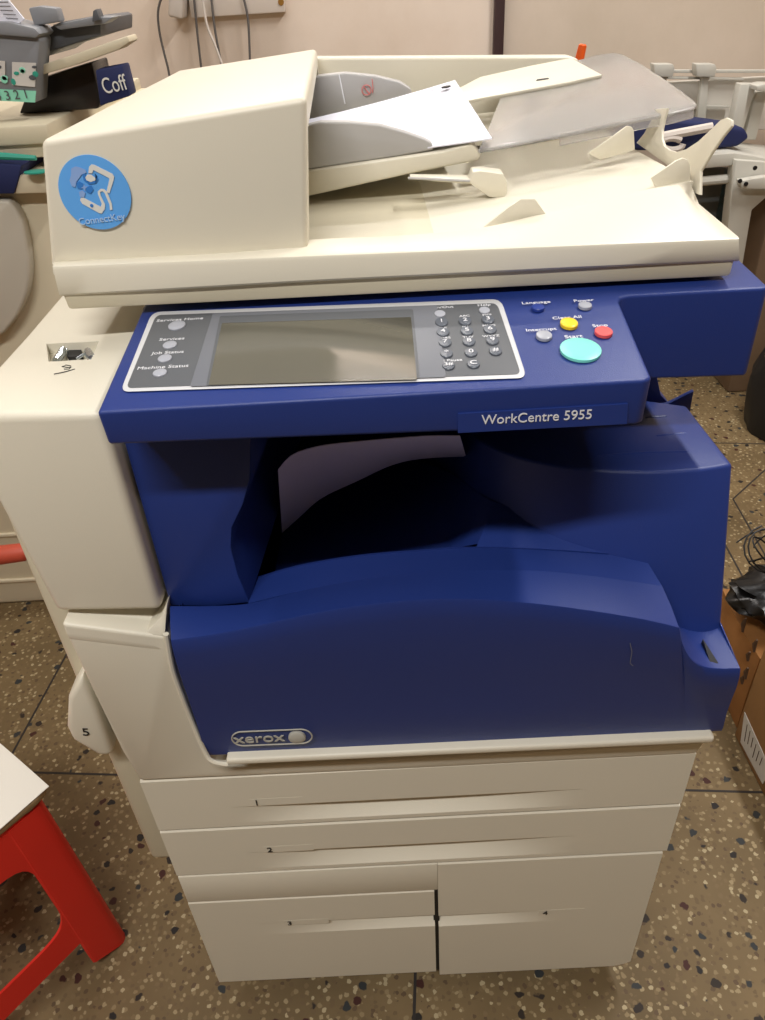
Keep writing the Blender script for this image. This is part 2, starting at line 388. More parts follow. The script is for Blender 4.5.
# ---- side panel on the left
mb = MB(); mb.box((-.324, .520, .352), (-.292, 1.12, .985), BEIGE2, .008, 3); mb.build('side_panel', mach)
mb = MB(); mb.box((XR - .01, .53, .09), (XR + .004, 1.12, .62), BEIGE2, .004); mb.box((.20, .80, .62), (.262, 1.12, 1.0), BEIGE2, .004); mb.build('side_panel', mach)
# ---- bypass tray flap marked 5
mb = MB(); yb = .492
fl = PL([(81, 676), (97, 712), (113, 756), (99, 757), (72, 741), (66, 728), (67, 700)], Y=yb)
mb.rings(fl, [p + V((0, .16, 0)) for p in fl], BEIGE, .006, 3, 25)
fo = mb.build('bypass_flap', mach, label='side flap marked 5')
mb = MB(); mb.text('5', .016, P(86, 732, Y=yb) + V((0, -.0006, 0)), (1, 0, -.12), (0, 0, 1), BLACKP); mb.build('flap_number', fo)

# ---- tall left cover
ZT = .993
mb = MB()
top = [V((-.3165, .495, ZT)), V((-.2035, .487, ZT)), V((-.2045, .66, ZT + .006)), V((-.2045, .80, ZT + .006)), V((-.312, .80, ZT + .006)), V((-.3135, .64, ZT + .002))]
bot = [V((-.296, .490, .800)), V((-.2045, .490, .795)), V((-.2045, .66, .795)), V((-.2045, .80, .795)), V((-.300, .80, .80)), V((-.300, .64, .80))]
mb.rings(top, bot, BEIGE, .007, 4, 50)
tw = mb.build('left_cover', mach)
rc = PL([(47, 346), (100, 345), (92, 362), (49, 363)], Z=ZT)
cb = MB(); cb.rings([p + V((0, 0, .02)) for p in rc], [p + V((0, 0, -.007)) for p in rc], BEIGE); cut(tw, cb)
mb = MB(); sl = PL([(64, 350), (81, 349), (83, 356), (68, 357)], Z=ZT - .004); mb.rings(sl, [p + V((0, 0, -.003)) for p in sl], BLACK); mb.build('release_slot_shade', tw)  # solid black block painted as the dark inside of a slot
for (a, b, c) in (((56, 361), (64, 351), 1), ((88, 351), (92, 361), 0)):
    mb = MB(); A = P(*a, Z=ZT - .001); B = P(*b, Z=ZT - .001)
    mb.tube([A, lerp(A, B, .55), B + V((0, 0, .003))], [.0032, .0036, .002], METAL, 8); mb.box(B - V((.004, .002, .004)), B + V((.003, .003, .002)), METAL, .0008)
    if not c: mb.tube([A + V((-.008, -.008, -.003)), A + V((.002, .001, 0)), B + V((.001, .004, .003))], .0012, METAL, 6)
    mb.build('metal_clip', tw, label='bright metal clip in the square recess')
mb = MB()
for pts in ([(54, 374), (64, 372), (75, 369)], [(71, 366), (66, 365), (62, 366.5), (68, 367.5), (71, 367), (69, 369), (64, 369)]):
    mb.tube([P(x, y, Z=ZT + .0016) for x, y in pts], .0004, BLACKP, 5)
mb.build('pen_mark', tw)

# ---- navy pillar left of the output bay
mb = MB(); yp = .504
pil = PL([(122, 436), (170, 606), (212, 607), (250, 603), (238, 575), (231, 548), (232, 528), (243, 505), (250, 480), (251, 436)], Y=yp)
bk = [V((p.x, .86, p.z)) for p in pil]
for i in (3, 4, 5, 6, 7, 8, 9): bk[i].x += .035; 
mb.rings(pil, bk, NAVY, .002, 2, 40); mb.build('left_pillar', mach)
# bay walls and floor
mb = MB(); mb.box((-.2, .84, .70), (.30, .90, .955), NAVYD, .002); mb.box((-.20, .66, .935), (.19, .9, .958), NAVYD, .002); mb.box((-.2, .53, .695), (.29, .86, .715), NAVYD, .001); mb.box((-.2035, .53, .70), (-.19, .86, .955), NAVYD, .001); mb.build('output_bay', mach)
# output catch tray
seam = samp([P(258, 578, Y=.54), P(300, 566, Y=.54), P(360, 556, Y=.54), P(420, 551, Y=.54), P(470, 548, Y=.54), P(540, 550, Y=.54), P(600, 554, Y=.54), P(645, 558, Y=.54)], 30)
edge = samp([P(248, 603, Y=.50), P(300, 591, Y=.50), P(360, 580, Y=.50), P(420, 573, Y=.50), P(480, 570, Y=.50), P(540, 571, Y=.50), P(600, 577, Y=.50), P(662, 586, Y=.50)], 30)
back = samp([V((-.12, .83, .73)), V((-.05, .83, .735)), V((.0, .80, .75)), V((.06, .70, .79)), P(490, 500, Y=.60), P(545, 517, Y=.585), P(600, 535, Y=.57), P(643.5, 548, Y=.555)], 30)
mb = MB(); mb.slab([edge, [lerp(a, b, .5) for a, b in zip(edge, seam)], seam], (0, 0, -.02), NAVY)
s2 = [p + V((0, .0005, .0012)) for p in seam]
dr_ = [.055 * min(1, max(0, (17 - i) / 3)) for i in range(30)]
mb.slab([s2] + [[lerp(a, b, t) + V((0, 0, -d * (1 - t))) for a, b, d in zip(s2, back, dr_)] for t in (.06, .33, .66)] + [back], (0, 0, -.02), NAVY)
mb.build('output_tray', mach)
# ---- navy front door
cols_top = [(171, 640), (215, 634), (260, 625), (300, 616), (340, 608.5), (385, 602.5), (430, 599), (475, 599), (520, 602), (565, 607), (610, 613.5), (650, 620.5), (679, 627.5)]
NT = 40
tf = samp([P(x, y, Y=.458) for x, y in cols_top], NT)
tb = samp([P(170, 606, Y=.497)] + [P(212, 606, Y=.50), P(252, 603, Y=.498)] + [P(x, y, Y=.50) for x, y in ((300, 591), (360, 580), (420, 573), (480, 570), (540, 571), (600, 577), (662, 586))], NT)
cb_ = samp([P(x, y, Y=.484) for x, y in ((206, 756), (330, 751.5), (450, 746), (580, 739), (686, 733.5))], NT)
ra = samp([P(x, y, Y=.461) for x, y in ((679, 627.5), (682, 642), (690, 657), (703, 666), (720, 668.5), (740, 668))], 14)
rb = samp([P(x, y, Y=.484) for x, y in ((686, 733.5), (722, 731.5))], 14)
topf = tf + ra[1:]; botf = cb_ + rb[1:]
rows = []
for t, bul in ((0, 0), (.012, -.0012), (.1, -.003), (.25, -.003), (.45, -.001), (.7, .001), (.93, .0), (1, .001)):
    rows.append([lerp(a, b, t) + V((0, bul, 0)) for a, b in zip(topf, botf)])
rows.append([b + V((0, .02, 0)) for b in botf])
mb = MB(); mb.grid(rows, NAVY)
smid = [lerp(a, b, .5) + V((0, 0, .0015)) for a, b in zip(tf, tb)]
mb.grid([tf, smid, tb, [p + V((0, .01, -.03)) for p in tb]], NAVY)
# pocket beside the latch
rbk = samp([P(x, y, Y=.512) for x, y in ((679, 627), (690, 629.5), (704, 629.5), (714, 627.5), (722, 625))], 14)
mb.grid([ra, [lerp(a, b, .5) for a, b in zip(ra, rbk)], rbk, [p + V((0, .035, .002)) for p in rbk]], NAVY)
# left and right side walls of the door
mb.grid([[r[0] for r in rows], [V((r[0].x + .002, .54, r[0].z)) for r in rows]], NAVY)
mb.grid([[r[-1] for r in rows], [V((r[-1].x, .54, r[-1].z + (.01 if i < 2 else 0))) for i, r in enumerate(rows)]], NAVY)
door = mb.build('front_door', mach, smooth=40)
mb = MB(); s = [P(702, 640, Y=.490), P(710, 666.5, Y=.466), P(719, 666.5, Y=.466)]; s = [p + V((0, -.001, .0025)) for p in s]
mb.rings(s, [p + V((0, .002, -.012)) for p in s], BLACK); mb.build('latch_slot_shade', door, label='black piece in place of the shade in the latch slot')  # no hole here: a thin black wedge paints its shade
# the maker's badge
mb = MB()
bc = P(271, 738, Y=.4795); bc.y = .4795
ca = P(243, 738.8, Y=.4770); cb2 = P(301, 736.4, Y=.4770); rq = .0108
ring = [cb2 + V((math.sin(math.pi * k / 20) * rq, 0, math.cos(math.pi * k / 20) * rq)) for k in range(21)] + [ca + V((-math.sin(math.pi * k / 20) * rq, 0, -math.cos(math.pi * k / 20) * rq)) for k in range(21)]
ring.append(ring[0].copy())
mb.tube(ring, .00075, SILVERP, 6, cap=False)
mb.text('xerox', .0190, P(259, 738.5, Y=.4768), (1, 0, 0), (0, 0, 1), SILVERP, .0005, sx=1.08)
mb.disc(P(297, 737, Y=.4785), (.0085, 0, 0), (0, 0, .0085), .0018, SILVERP, 24, .001)
mb.build('maker_badge', door)
for pts in ([(630, 643), (632, 652), (630, 663), (633, 666)], [(608, 712), (617, 714), (624, 713)]):
    mb = MB(); mb.tube([P(x, y, Y=.4575 if y < 700 else .4795) for x, y in pts], .0003, PANEL2, 5); mb.build('scratch', door)

# ---- exit box at right
mb = MB(); zb = .866
tp = [P(733.5, 464, Z=zb), P(700, 469, Z=zb), P(650, 471.5, Z=zb), P(600, 470, Z=zb), P(560, 466, Z=zb), P(525, 459, Z=zb), P(498, 450, Z=zb), P(478, 440, Z=zb)]
tp = samp(tp, 22); tp[0].x = .306
dirs = [V((p.x * 1.0, p.y - .069 + .022 * (i / 21), .675)) for i, p in enumerate(tp)]
tp += [V((.03, .80, zb)), V((.304, .675, zb))]; dirs += [V((.03, .80, .675)), V((.304, .675, .675))]
mb.rings(tp, dirs, NAVY, .003, 3, 35)
eb = mb.build('exit_box', mach)
for pts in (((592, 457), (640, 452.5), (694, 451.5)), ((654, 436), (672, 434), (688, 433)), ((644, 417.5), (656, 416.5), (668, 416))):
    mb = MB(); q = [p + V((0, 0, -.0009)) for p in samp([P(x, y, Z=zb) for x, y in pts], 10)]
    mb.tube(q, [.0002] + [.0016] * 8 + [.0002], NAVY, 8); mb.build('rib', eb)
mb = MB(); f1 = [P(640, 408, Y=.69), P(690, 412, Y=.69), P(694, 391, Y=.69), P(686, 395, Y=.69), P(668, 404, Y=.69)]
mb.rings(f1, [p + V((0, .005, 0)) for p in f1], NAVY, .0008)
f2 = [P(630, 412, Y=.70), P(672, 407, Y=.70), P(661, 395, Y=.70), P(657, 376, Y=.70), P(630, 372, Y=.70)]
mb.rings(f2, [p + V((0, .03, 0)) for p in f2], NAVY, .001); mb.build('exit_fin', mach)

# ---- console
mb = MB()
SL = .064
def zc(y): return 1.0105 + (y - .455) * SL
plan = [(-.1925, .453), (.173, .453), (.1785, .457), (.1885, .575), (.192, .583), (.200, .585), (.307, .583), (.3105, .587), (.3095, .665), (-.199, .665)]
def zlow(x, y): return .979 - x * .022 - max(0, min(1, (y - .453) / .125)) * .030
tr = [V((x, y, zc(y))) for x, y in plan]; br = [V((x * (1.0), y + (.003 if y < .5 else 0), zlow(x, y))) for x, y in plan]
mb.rings(tr, br, NAVY, .0045, 4, 30)
con = mb.build('control_console', mach)
PN = V((0, -SL, 1)).normalized()
def pc(px, py, up=0): return P(px, py, pl=(V((0, .455, 1.0105 + up)), PN))
eX = V((1, 0, 0)); eY = V((0, 1, SL)).normalized()
def rr(c, r=6, n=5):
    """rounded quad in photo space -> console plane"""
    out = []
    for i in range(4):
        a = V(c[i-1]); b = V(c[i]); d = V(c[(i+1) % 4]); u = (a - b).normalized() * r; w = (d - b).normalized() * r
        for k in range(n + 1):
            t = k / n; out.append((b + u * (1-t)**2 + w * t**2))
    return out
def plate(mb, quad, r, h0, h1, m, bev=0):
    pts = rr(quad, r); mb.rings([pc(x, y, h1) for x, y in pts], [pc(x, y, h0) for x, y in pts], m, bev)
mb = MB(); plate(mb, [(120, 392), (527, 378), (501, 299), (152, 312)], 9, -.001, .0012, GREYL, .0006); mb.build('panel_frame', con)
mb = MB(); plate(mb, [(126, 388), (521, 374), (497, 303), (156, 315)], 6, -.0005, .0016, PANEL, .0003); mb.build('panel_face', con)
mb = MB(); plate(mb, [(190, 386.5), (446, 377), (437, 305), (213, 313)], 2, 0, .0021, PANEL2, .0002)
plate(mb, [(206, 385.6), (420, 378), (413, 309), (220, 316)], 2, 0, .0023, PANEL, .0002); mb.build('screen_bezel', con)
mb = MB(); plate(mb, [(208.5, 385), (417, 379.5), (411, 317), (222, 323)], 1, 0, .0026, SCREEN); mb.build('touch_screen', con)
def button(px, py, rx, ry, m, h=.0025, txt=None, ts=.006, tm=WHITE, name='button', dome=.0004, lab=None):
    mb = MB(); c = pc(px, py, .0016)
    w = (pc(px + rx, py, .0016) - pc(px - rx, py, .0016)).length / 2; l = (pc(px, py + ry, .0016) - pc(px, py - ry, .0016)).length / 2
    mb.disc(c, eX * w, eY * l, h, m, 26, dome)
    if txt: mb.text(txt, ts, c + PN * (h + dome + .0002), eX, eY, tm, .0002)
    return mb.build(name, con, label=lab)
for (x, y, s, m, ml) in ((177, 326, 1.1, KEYL, None), (170, 345.5, .9, KEYL, None), (165, 359, .9, KEYL, None), (160, 373.5, .9, KEYL, None)):
    button(x, y, 7.5 * s, 4 * s, m, .0012, dome=.0004)
for x, y in ((440, 314.5), (484.5, 311)): button(x, y, 5.5, 3.2, KEYL, .0012, dome=.0003)
keys = [('1', 441.5, 323), ('2', 465, 322), ('3', 488, 320.5), ('4', 443, 333), ('5', 467, 332), ('6', 490, 330.5), ('7', 445, 343.5), ('8', 469, 342.5), ('9', 492.5, 341.5),
        ('*', 446.5, 354.5), ('0', 471, 353.5), ('#', 495.5, 352), ('3#', 448.5, 366.5), ('C', 473.5, 365)]
for t, x, y in keys: button(x, y, 6.4, 4.2, KEYD, .0014, t, .0075 if len(t) == 1 else .006, lab=None)
button(538, 308, 6.5, 3.2, BLUEK, .0014, name='button', lab='dark blue round button'); button(585, 306, 6.8, 3.3, KEYL, .0014, lab='grey power button')
button(569, 324, 8.8, 5, YEL, .0016, lab='yellow clear all button'); button(603.5, 332.5, 9, 4.8, RED, .0016, lab='red stop button')
button(544, 336, 8, 4.5, KEYL, .0014, lab='grey interrupt button')
st = button(580.5, 350, 20.5, 11.3, TEAL, .0014, lab='large round mint green start button')
def cap(t, px, py, s=.0058, m=WHITE, hh=.0018, sx=1.0):
    mb = MB(); mb.text(t, s, pc(px, py, hh), eX, eY, m, .0001, sx=sx); mb.build('button_caption', con)
cap('Services Home', 180, 319.5, .0062); cap('Services', 172, 339, .006); cap('Job Status', 168, 352.5, .006); cap('Machine Status', 163, 367, .0062)
cap('Log In/Out', 438, 307.5, .0055); cap('Help', 484, 305, .0055); cap('Dial Pause', 448, 360.5, .0048)
for t, x, y in (('ABC', 464.5, 316), ('DEF', 487, 315), ('GHI', 442, 328), ('JKL', 466, 326.8), ('MNO', 489, 325.5), ('PQRS', 444, 338), ('TUV', 468, 337), ('WXYZ', 491, 336)): cap(t, x, y, .0042)
cap('Language', 536, 302.5, .0062); cap('Power', 583.5, 300.5, .006); cap('Clear All', 567, 317.5, .0062); cap('Stop', 600, 325.5, .0062)
cap('Interrupt', 541, 329.5, .0062); cap('Start', 573.5, 336.5, .0068)
# name plate on the console front
mb = MB(); yn = .4532
pts = PL([(458, 414), (628, 404), (627, 424), (458, 433)], Y=yn - .0003)
mb.rings(pts, [p + V((0, .003, 0)) for p in pts], NAVY); mb.build('name_plate', con)
mb = MB(); c = P(537, 417.5, Y=yn - .0008); mb.text('WorkCentre 5955', .0103, c, P(628, 412, Y=yn) - P(458, 421, Y=yn), (0, 0, 1), WHITE, .0002, sx=.96); mb.build('name_text', con)

# ---- scanner body under the lid
mb = MB(); mb.box((-.2, .62, .95), (.3045, 1.12, 1.019), NAVY, .003); mb.build('scanner_body', mach)
mb = MB(); a = P(62, 306, Y=.604); b = P(733, 277, Y=.604)
r1 = [V((-.2525, .600, 1.0285)), V((.2845, .600, 1.0235)), V((.286, .600, 1.045)), V((-.255, .600, 1.055))]
mb.rings(r1, [V((p.x, 1.12, p.z)) for p in r1], BEIGE2, .003); mb.build('scanner_frame', mach)

# ---- lid with document feeder
mb = MB()
LF = .596
A = P(52, 266, Y=LF); B = P(740, 238, Y=LF)
fb = samp([P(60, 297, Y=LF + .002), P(180, 290, Y=LF), P(300, 283, Y=LF), P(420, 277, Y=LF), P(560, 270, Y=LF), P(739, 262, Y=LF + .002)], 30)
ft = samp([A, lerp(A, B, .33) + V((0, 0, .0002)), lerp(A, B, .66), B], 30)
crest_px = [(52, 262), (150, 256), (250, 249), (306, 240), (400, 235.5), (480, 228), (545, 213), (627, 193.5), (690, 182)]
cy = [.612, .617, .622, .63, .645, .655, .67, .69, .706]
crest = samp([P(x, y, Y=k) for (x, y), k in zip(crest_px, cy)], 30)
rd = .0035
rws = [[p + V((0, .025, 0)) for p in fb], [p + V((0, .002, 0)) for p in fb], [p + V((0, 0, .002)) for p in fb], [p + V((0, 0, -rd)) for p in ft], [p + V((0, rd * .3, -rd * .3)) for p in ft], [p + V((0, rd, 0)) for p in ft], [lerp(a, b, .85) for a, b in zip(ft, crest)][:-1] + [P(699, 204, Y=.704)], crest, [p + V((0, .001, -.001)) for p in crest],
       [V((p.x, p.y + .012, 1.044)) for p in crest]]
mb.grid(rws, LIDM)
# right end cap
e = [r[-1] for r in rws]; q = [V((B.x, p.y, p.z)) for p in e]
bb = P(699, 204, Y=.706)
mb.rings([e[1], e[3], e[5], bb, V((bb.x + .004, .712, 1.046)), V((bb.x, .63, 1.046))], [p + V((-.004, .004, 0)) for p in [e[1], e[3], e[5], bb, V((bb.x + .004, .712, 1.046)), V((bb.x, .63, 1.046))]], LIDM)
mb.box((-.256, .615, 1.034), (.282, 1.12, 1.046), LIDM, .002)
lid = mb.build('lid', mach, smooth=40)

# feeder housing
mb = MB(); yA = .614
zl = P(45.5, 141, Y=yA); zr = P(307, 96, Y=yA); bl = P(51, 266, Y=yA); brr = P(306, 247, Y=yA)
F = [V((bl.x - .003, yA, 1.05)), V((brr.x, yA, 1.05)), V((zr.x, yA - .002, zr.z)), V((zl.x - .003, yA - .002, zl.z + .001))]
Bk = [V((-.236, 1.06, 1.05)), V((brr.x - .002, 1.10, 1.05)), V((brr.x - .004, 1.095, 1.163)), V((-.228, 1.06, 1.152))]
mb.rings(F, Bk, LIDM, .005, 5, 40)
adf = mb.build('document_feeder', mach)
cb = MB(); cb.box((-.115, .640, 1.0), (.02, 1.075, 1.145), LIDM); cut(adf, cb)
mb = MB(); mb.box((-.1145, .68, 1.085), (-.111, 1.05, 1.14), BLACK, .001); mb.build('feed_slot_shade', adf, label='black panel for the shade inside the document feeder opening')  # black panel paints the shade deep in the feeder opening
# round blue sticker
sc = P(95, 193, Y=yA - .0022); sr = .0268
mb = MB(); mb.disc(sc, (sr, 0, 0), (0, 0, sr), .0004, STICK, 64)
yS = yA - .0032
def SQ(x, y): return P(50 + x / 8.5, 145 + y / 8.5, Y=yS)   # traced in the enlarged view
def poly(mb, pts, m, d=.0003):
    r = [SQ(*p) for p in pts]; mb.rings(r, [p + V((0, d, 0)) for p in r], m)
poly(mb, [(325, 240), (332, 185), (352, 165), (375, 168), (530, 245), (545, 268), (540, 300), (505, 410), (480, 400), (505, 290), (500, 280), (368, 212), (358, 240)], STICKW)
poly(mb, [(255, 470), (262, 450), (285, 448), (430, 525), (440, 500), (408, 420), (405, 395), (430, 372), (460, 375), (485, 400), (525, 500), (530, 550), (510, 555), (505, 505), (465, 410), (445, 392), (425, 400), (430, 430), (468, 505), (465, 545), (440, 582), (420, 580), (275, 500)], STICKW)
poly(mb, [(300, 275), (320, 250), (350, 252), (390, 285), (385, 300), (345, 315), (310, 300)], STICKW)
poly(mb, [(180, 200), (215, 182), (250, 190), (300, 210), (310, 235), (270, 250), (225, 310), (215, 360), (185, 350), (165, 300), (178, 260)], STICKL)
poly(mb, [(222, 325), (250, 310), (290, 335), (268, 375), (235, 368)], STICKD); poly(mb, [(300, 360), (350, 345), (370, 380), (345, 415), (310, 400)], STICKD)
poly(mb, [(245, 400), (275, 385), (300, 410), (290, 445), (255, 440)], STICKL); poly(mb, [(275, 250), (300, 240), (300, 290), (335, 320), (390, 305), (400, 265), (380, 240), (410, 290), (390, 325), (330, 335), (285, 300)], STICKD)
poly(mb, [(285, 330), (300, 355), (325, 350), (300, 370), (300, 395), (285, 370), (262, 365), (285, 352)], STICKL)
mb.disc(SQ(355, 515), (.0013, 0, 0), (0, 0, .0013), .0004, STICKD, 12)
mb.text('ConnectKey', .0072, SQ(440, 632), (1, 0, .06), (0, 0, 1), STICKT, .0002)
mb.build('round_sticker', adf, label='round blue sticker with a phone and hand')

# ---- rear deck, output tray floor, guides
mb = MB()
zq = P(320, 57, Y=1.10).z; zw = P(578, 56, Y=1.10); rk = [V((brr.x - .02, 1.10, zq)), V((zw.x - .01, 1.10, zw.z)), V((zw.x, 1.10, zw.z - .003)), V((zw.x + .03, 1.10, 1.09)), V((zw.x + .03, 1.10, 1.046)), V((brr.x - .02, 1.10, 1.046))]
mb.rings(rk, [p + V((0, .03, 0)) for p in rk], LIDM, .003, 3)
wl = PL([(440, 148), (570, 141), (617, 131), (617, 117), (440, 135)], Y=.96); mb.rings(wl, [p + V((0, .12, 0)) for p in wl], LIDM, .001)
mb.build('rear_wall', mach)
# inner floor of the copy output tray: low by the feeder, rising to the right
mb = MB()
xs = [-.06 + .355 * i / 24 for i in range(25)]
def fz(x, y):
    t = (x + .06) / .355
    return 1.048 + .026 * max(0, (t - .25) / .75) ** 1.2 + .006 * max(0, (y - .9) / .15)
def yfront(x):
    for a, b in zip(crest, crest[1:]):
        if a.x <= x <= b.x: return lerp(a.y, b.y, (x - a.x) / (b.x - a.x)) + .002
    return .708
XR0 = P(691, 181, Z=1.072).x; XR1 = P(634, 142, Z=1.076).x - .01; rws = []
for j in range(9):
    rws.append([(lambda xx, yy: V((xx, yy, fz(xx, yy))))(-.06 + (x + .06) / .355 * (XR0 + (XR1 - XR0) * j / 8 + .06), lerp(yfront(min(x, .285)), 1.0, j / 8)) for x in xs])
mb.slab(rws, (0, 0, -.006), LIDM); ct = mb.build('copy_tray', mach, smooth=40)
def fin(pts, plk, th, name='guide_fin', m=LIDM, par=ct, bev=.0008):
    r = [P(x, y, **plk) for x, y in pts]; q = MB(); q.rings(r, [p + V(th) for p in r], m, bev); return q.build(name, par)
fin([(651, 178), (676, 161), (683, 158), (688, 160), (690, 165), (691, 190), (660, 196)], dict(Y=.712), (0, .003, 0))
fin([(588, 153), (612, 137), (627, 126), (632, 127), (634, 131), (635, 150), (600, 160)], dict(Y=.80), (0, .003, 0))
fin([(482, 229), (508, 208), (521, 199), (535, 199), (546, 214), (520, 228)], dict(Y=.668), (0, .003, 0))
# forked paper stop at the right end
A0 = P(693, 182, Z=1.070); B0 = P(636, 143, Z=1.076)
nrm = (B0 - A0).cross(V((.15, 0, 1))).normalized(); pst = (A0, nrm)
fork = [(636, 143), (644, 133), (650, 122), (655, 109), (667, 108), (664, 118), (661.5, 129), (661.5, 139), (664, 146), (669, 150), (676, 152), (686, 149), (698, 141), (711, 129), (720, 120), (726, 117.5), (731, 120), (731, 126), (722, 137), (711, 153), (700, 171), (699.5, 195), (694, 193), (690, 182), (664, 163)]
r = [P(x, y, pl=pst) for x, y in fork]; mb = MB(); mb.rings(r, [p + nrm * .003 * (1 if nrm.x > 0 else -1) for p in r], LIDM, .0008)
mb.build('paper_stop', mach)
# ---- document input tray
mb = MB()
T0 = P(298, 172, Y=.80); T1 = P(443, 151, Y=.80); T2 = P(472, 143, Y=.80); T3 = P(482, 155, Y=.80); T4 = P(478, 161, Y=.80); T5 = P(420, 172, Y=.80); T6 = P(298, 199, Y=.80)
frn = [T0, T1, T2, T3, T4, T5, T6]
mb.rings(frn, [V((p.x, 1.075, p.z + .012)) for p in frn], LIDM, .0025, 3, 25)
it = mb.build('document_tray', mach)
def ztray(x, y): return T0.z + (T2.z - T0.z) * (x - T0.x) / (T2.x - T0.x) + .012 * (y - .8) / .275
# tray extension at the rear right: smooth cream panel
# side guides
def guide(px, y0, th, name='side_guide', zshift=0):
    r = [P(a, b, Y=y0) for a, b in px]; q = MB(); q.rings(r, [p + V((0, th, 0)) for p in r], GREYP, .002, 3, 25); return q.build(name, it)
guide([(299, 171), (299, 127), (320, 122), (350, 122), (380, 125), (405, 132), (425, 139), (432, 143), (434, 150), (400, 156)], .803, .012)
g = guide([(300, 125), (306, 84), (318, 76), (345, 73), (375, 76), (400, 82), (411, 89), (414, 100), (370, 112)], 1.045, .02)
mb = MB(); ring = [P(366.5 + 4.6 * math.cos(t * .3142), 90 + 5 * math.sin(t * .3142), Y=1.0425) for t in range(21)]
PINK = mat('red_print', (206, 120, 118), .5)
mb.tube(ring, .0007, PINK, 6, cap=False); mb.tube([P(363.5, 86.5, Y=1.0425), P(369.5, 94, Y=1.0425)], .0007, PINK, 6)
mb.tube([P(372, 79, Y=1.0425), P(373, 88, Y=1.0425), P(372.5, 93, Y=1.0425)], .0006, PINK, 6)
mb.build('printed_mark', g, label='red crossed-circle mark')
mb = MB(); mb.tube([P(339, 74.5, Y=1.0425), P(345, 104, Y=1.0425)], .0009, WHITE, 6); mb.build('guide_line', g)
# little output lever below the input tray
mb = MB()
lv = [P(410, 179, Y=.765), P(470, 180, Y=.765), P(473, 172, Y=.765), P(481, 171, Y=.765), P(503, 174, Y=.765), P(507, 182, Y=.765), P(507, 194, Y=.765), P(503, 199, Y=.765), P(489, 197, Y=.765), P(471, 184, Y=.765), P(440, 182, Y=.765)]
mb.rings(lv, [p + V((0, .018, .001)) for p in lv], LIDM, .001); mb.tube([P(408, 178, Y=.764), P(470, 181, Y=.763)], .0012, GREYP, 6); mb.build('output_lever', mach)
# clear extension plate
a = P(480, 149, Y=.80); b = P(612, 53, Y=1.10); c = P(697, 105, Y=.84)
nn = (b - a).cross(c - a).normalized(); 
if nn.z < 0: nn = -nn
pp = (a, nn)
mb = MB()
out = [(478, 150), (488, 128), (500, 98), (545, 78), (578, 60), (596, 55), (613, 52.5), (622, 54), (640, 63), (662, 77), (682, 91), (695, 101), (697, 105), (692, 108), (672, 113), (640, 119), (600, 127), (560, 135), (520, 142.5)]
r = [P(x, y, pl=pp) for x, y in out]
mb.rings(r, [p - nn * .0035 for p in r], PLATE, .0012, 3, 20)
lipi = samp([P(x, y, pl=pp) for x, y in ((560, 134), (600, 126), (640, 118), (672, 112), (694, 106))], 16)
mb.slab([lipi, [p + V((0, -.004, -.010)) for p in lipi]], (0, .003, 0), PLATE)
mb.build('clear_plate', it, label='clear frosted plastic extension plate')

ext = [P(x, y, pl=pp) + nn * .0035 for x, y in ((425, 112), (480, 101.5), (568, 85.5), (590, 80.5), (602, 78), (571, 61), (530, 69), (480, 80), (450, 96))]
mb = MB(); mb.rings(ext, [p - nn * .0034 for p in ext], LIDM, .0008); eo = mb.build('tray_extension', it)
mb = MB(); ns = [P(x, y, pl=pp) + nn * .004 for x, y in ((536, 84.5), (549, 82.5), (548, 81.5), (537, 83))]; mb.rings(ns, [p - nn * .0003 for p in ns], BLACKP); mb.build('tray_notch', it)

# ================================================================== PAPERS ON THE MACHINE
mb = MB()
def zp(x, y): return ztray(x, y) + .0035
c4 = [(294, 124), (455, 80), (492, 138), (440, 148)]
PA = P(492, 138, Y=.795); PB = P(455, 80, Y=1.03); PC = P(296, 122, Y=1.0); PD = P(296, 160, Y=.82)
rws = []
for j in range(7):
    t = j / 6; l = lerp(PD, PC, t); rr_ = lerp(PA, PB, t)
    rws.append([lerp(l, rr_, k / 10) + V((0, 0, -.002 * math.sin(math.pi * k / 10))) for k in range(11)])
mb.slab(rws, (0, 0, -.0012), PAPER)
ps = tag(mb.build('paper_sheet'), 'white paper sheet lying in the document feeder tray on top of the copier', 'paper')
un = (PA - PD).cross(PC - PD).normalized(); 
if un.z < 0: un = -un
pp2 = (PB + V((0, 0, .0006)), un)
mb = MB(); ex = (P(450, 88, pl=pp2) - P(420, 96, pl=pp2)).normalized(); ey = un.cross(ex)
mb.text('xerox', .008, P(430, 91, pl=pp2), -ex, -ey, PAPERG, .0002); mb.disc(P(446, 86.5, pl=pp2), ex * .006, ey * .004, .0003, BLACKP, 14)
mb.build('letterhead', ps)
# sheet drooping in the output bay
mb = MB()
tl = samp([P(x, y, Y=.66) for x, y in ((282, 533), (300, 517), (322, 498), (360, 480), (390, 466), (420, 459), (466, 456.5))], 20)
tu = samp([P(x, y, Y=.575) for x, y in ((278, 470), (292, 455), (320, 446), (355, 442), (400, 438), (430, 436), (460, 436))], 20)
mb.slab([tl, [lerp(a, b, .5) for a, b in zip(tl, tu)], tu], (0, .0008, .0003), PAPER)
tag(mb.build('paper_sheet'), 'curled sheet of paper hanging in the dark output bay below the console', 'paper')

